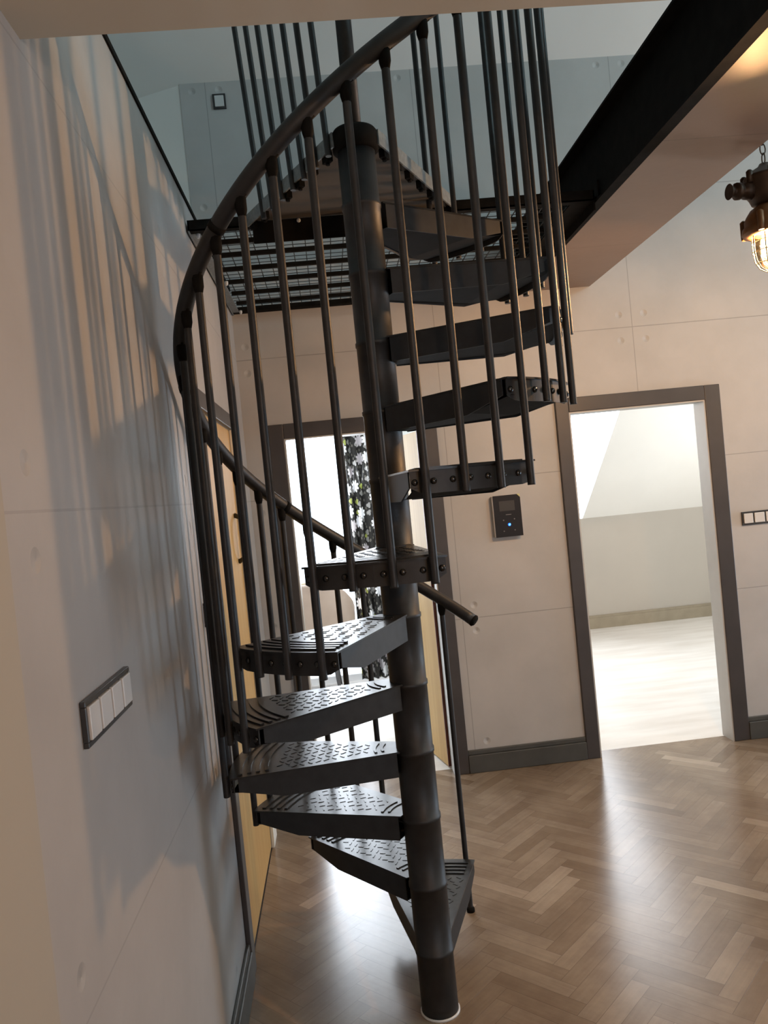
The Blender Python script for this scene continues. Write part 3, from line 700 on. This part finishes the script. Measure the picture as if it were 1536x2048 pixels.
for i in range(4):
    t = 2 * PI * i / 4 + 0.75; lathe(bm, [(0.010, 2.470), (0.012, 2.475), (0.012, 2.535), (0.004, 2.542)], LX + 0.088 * math.cos(t), LY + 0.088 * math.sin(t), 10)
lobj('lamp_cap', bm, 'lamp_paint')
bm = NB(); lathe(bm, [(0.020, 2.470), (0.030, 2.455), (0.034, 2.425), (0.028, 2.395), (0.012, 2.380), (0.001, 2.377)], LX, LY, 20); lobj('bulb', bm, 'bulb')
bm = NB(); lathe(bm, [(0.052, 2.468), (0.052, 2.410), (0.046, 2.375), (0.030, 2.352), (0.010, 2.345)], LX, LY, 28); lobj('glass_globe', bm, 'globe')
bm = NB()
for i in range(8):
    t = 2 * PI * i / 8; c, s = math.cos(t), math.sin(t)
    tube(bm, [(LX + r * c, LY + r * s, z) for r, z in ((0.062, 2.470), (0.062, 2.415), (0.057, 2.380), (0.042, 2.352), (0.020, 2.337), (0.002, 2.334))], 0.0022, 6)
for r, z in ((0.0625, 2.445), (0.0625, 2.410), (0.052, 2.368)):
    tube(bm, [(LX + r * math.cos(2 * PI * i / 24), LY + r * math.sin(2 * PI * i / 24), z) for i in range(25)], 0.0018, 6, False)
lobj('wire_cage', bm, 'wire')
bm = NB(); z = 2.722; i = 0
while z < 5.88:
    pts = []
    for j in range(13):
        t = 2 * PI * j / 12; x, zz = 0.010 * math.cos(t), 0.020 * math.sin(t)
        pts.append((LX + (x if i % 2 else 0), LY + (0 if i % 2 else x), z + 0.018 + zz))
    tube(bm, pts, 0.0022, 6, False); z += 0.034; i += 1
lobj('chain', bm, 'lamp_dark')
point('cage_lamp_light', (LX, LY, 2.448), 100, (1.0, 0.55, 0.25), 0.02)

# ------------------------------------------------------------------ back room contents
cu = thing('curtain', 'black curtain with white flowers hanging at the bright window of the back room', 'curtain', (0.35, 7.02, 0.05))
bm = NB(); uvl = bm.loops.layers.uv.new('uv'); nx, nz = 90, 8; gv = []
for i in range(nx + 1):
    u = i / nx; colv = []
    for j in range(nz + 1):
        v = j / nz; sq = 1 - 0.10 * v
        x = -0.24 + 0.50 * u + 0.012 * math.sin(9 * u + 3 * v); y = 0.035 * math.sin(u * 2 * PI * 6.5 + 0.5 * v) * (0.7 + 0.3 * (1 - v))
        colv.append(bm.verts.new((x, y, 2.37 * v)))
    gv.append(colv)
for i in range(nx):
    for j in range(nz):
        f = bm.faces.new((gv[i][j], gv[i + 1][j], gv[i + 1][j + 1], gv[i][j + 1])); f.smooth = True
        for l, (a, b) in zip(f.loops, ((i, j), (i + 1, j), (i + 1, j + 1), (i, j + 1))): l[uvl].uv = (0.85 * a / nx, 2.37 * b / nz)
co = obj('fabric', bm, 'curtain', cu); sm = co.modifiers.new('thick', 'SOLIDIFY'); sm.thickness = 0.003
bm = NB(); tube(bm, [(-1.4, 0, 2.39), (0.45, 0, 2.39)], 0.011, 12); obj('curtain_rod', bm, 'window_frame', cu)

ch = thing('armchair', 'beige leather armchair with cream piping in the bright back room', 'armchair', (-0.35, 6.85, 0), None)
def shell(w, z0, z1, yb, depth):
    """curved tub back: swept wall whose top edge dips towards the front arms"""
    bm = NB(); n = 28; cols = []
    for i in range(n + 1):
        t = -1 + 2 * i / n; a = t * 1.9
        x = w * math.sin(a) * (1.0 if abs(a) < PI / 2 else 1.0); y = yb + depth * (1 - math.cos(a))
        top = z1 - (z1 - 0.62) * max(0, abs(t) - 0.30) ** 1.3 * 1.55
        n_ = Vector((math.sin(a), -math.cos(a), 0)); p = Vector((x, y, 0))
        cols.append([bm.verts.new(p + n_ * o + Vector((0, 0, z))) for o, z in ((0.0, z0), (0.035, z0 + 0.18), (0.045, top - 0.03), (0.02, top), (-0.03, top), (-0.05, top - 0.04), (-0.05, z0))])
    for c0, c1 in zip(cols, cols[1:]):
        for j in range(7):
            f = bm.faces.new((c0[j], c0[(j + 1) % 7], c1[(j + 1) % 7], c1[j])); f.smooth = True
    bm.faces.new(cols[0][::-1]); bm.faces.new(cols[-1])
    edge = [(c[3].co + c[4].co) / 2 + Vector((0, 0, 0.004)) for c in cols]
    return bm, [e.copy() for e in edge]
bm, edge = shell(0.41, 0.36, 0.99, -0.30, 0.34)
obj('back_shell', bm, 'leather', ch)
bm = NB(); tube(bm, edge, 0.009, 8); obj('piping', bm, 'piping', ch)
bm = NB(); box(bm, -0.27, 0.27, -0.22, 0.32, 0.30, 0.46); obj('seat_cushion', bm, 'leather', ch, 0.04)
for sx in (-0.24, 0.24):
    for sy in (-0.20, 0.28):
        bm = NB(); tube(bm, [(sx, sy, 0.31), (sx * 1.12, sy * 1.12, 0.0)], 0.016, 10, True, [0.020, 0.012]); obj('leg', bm, 'casing', ch)
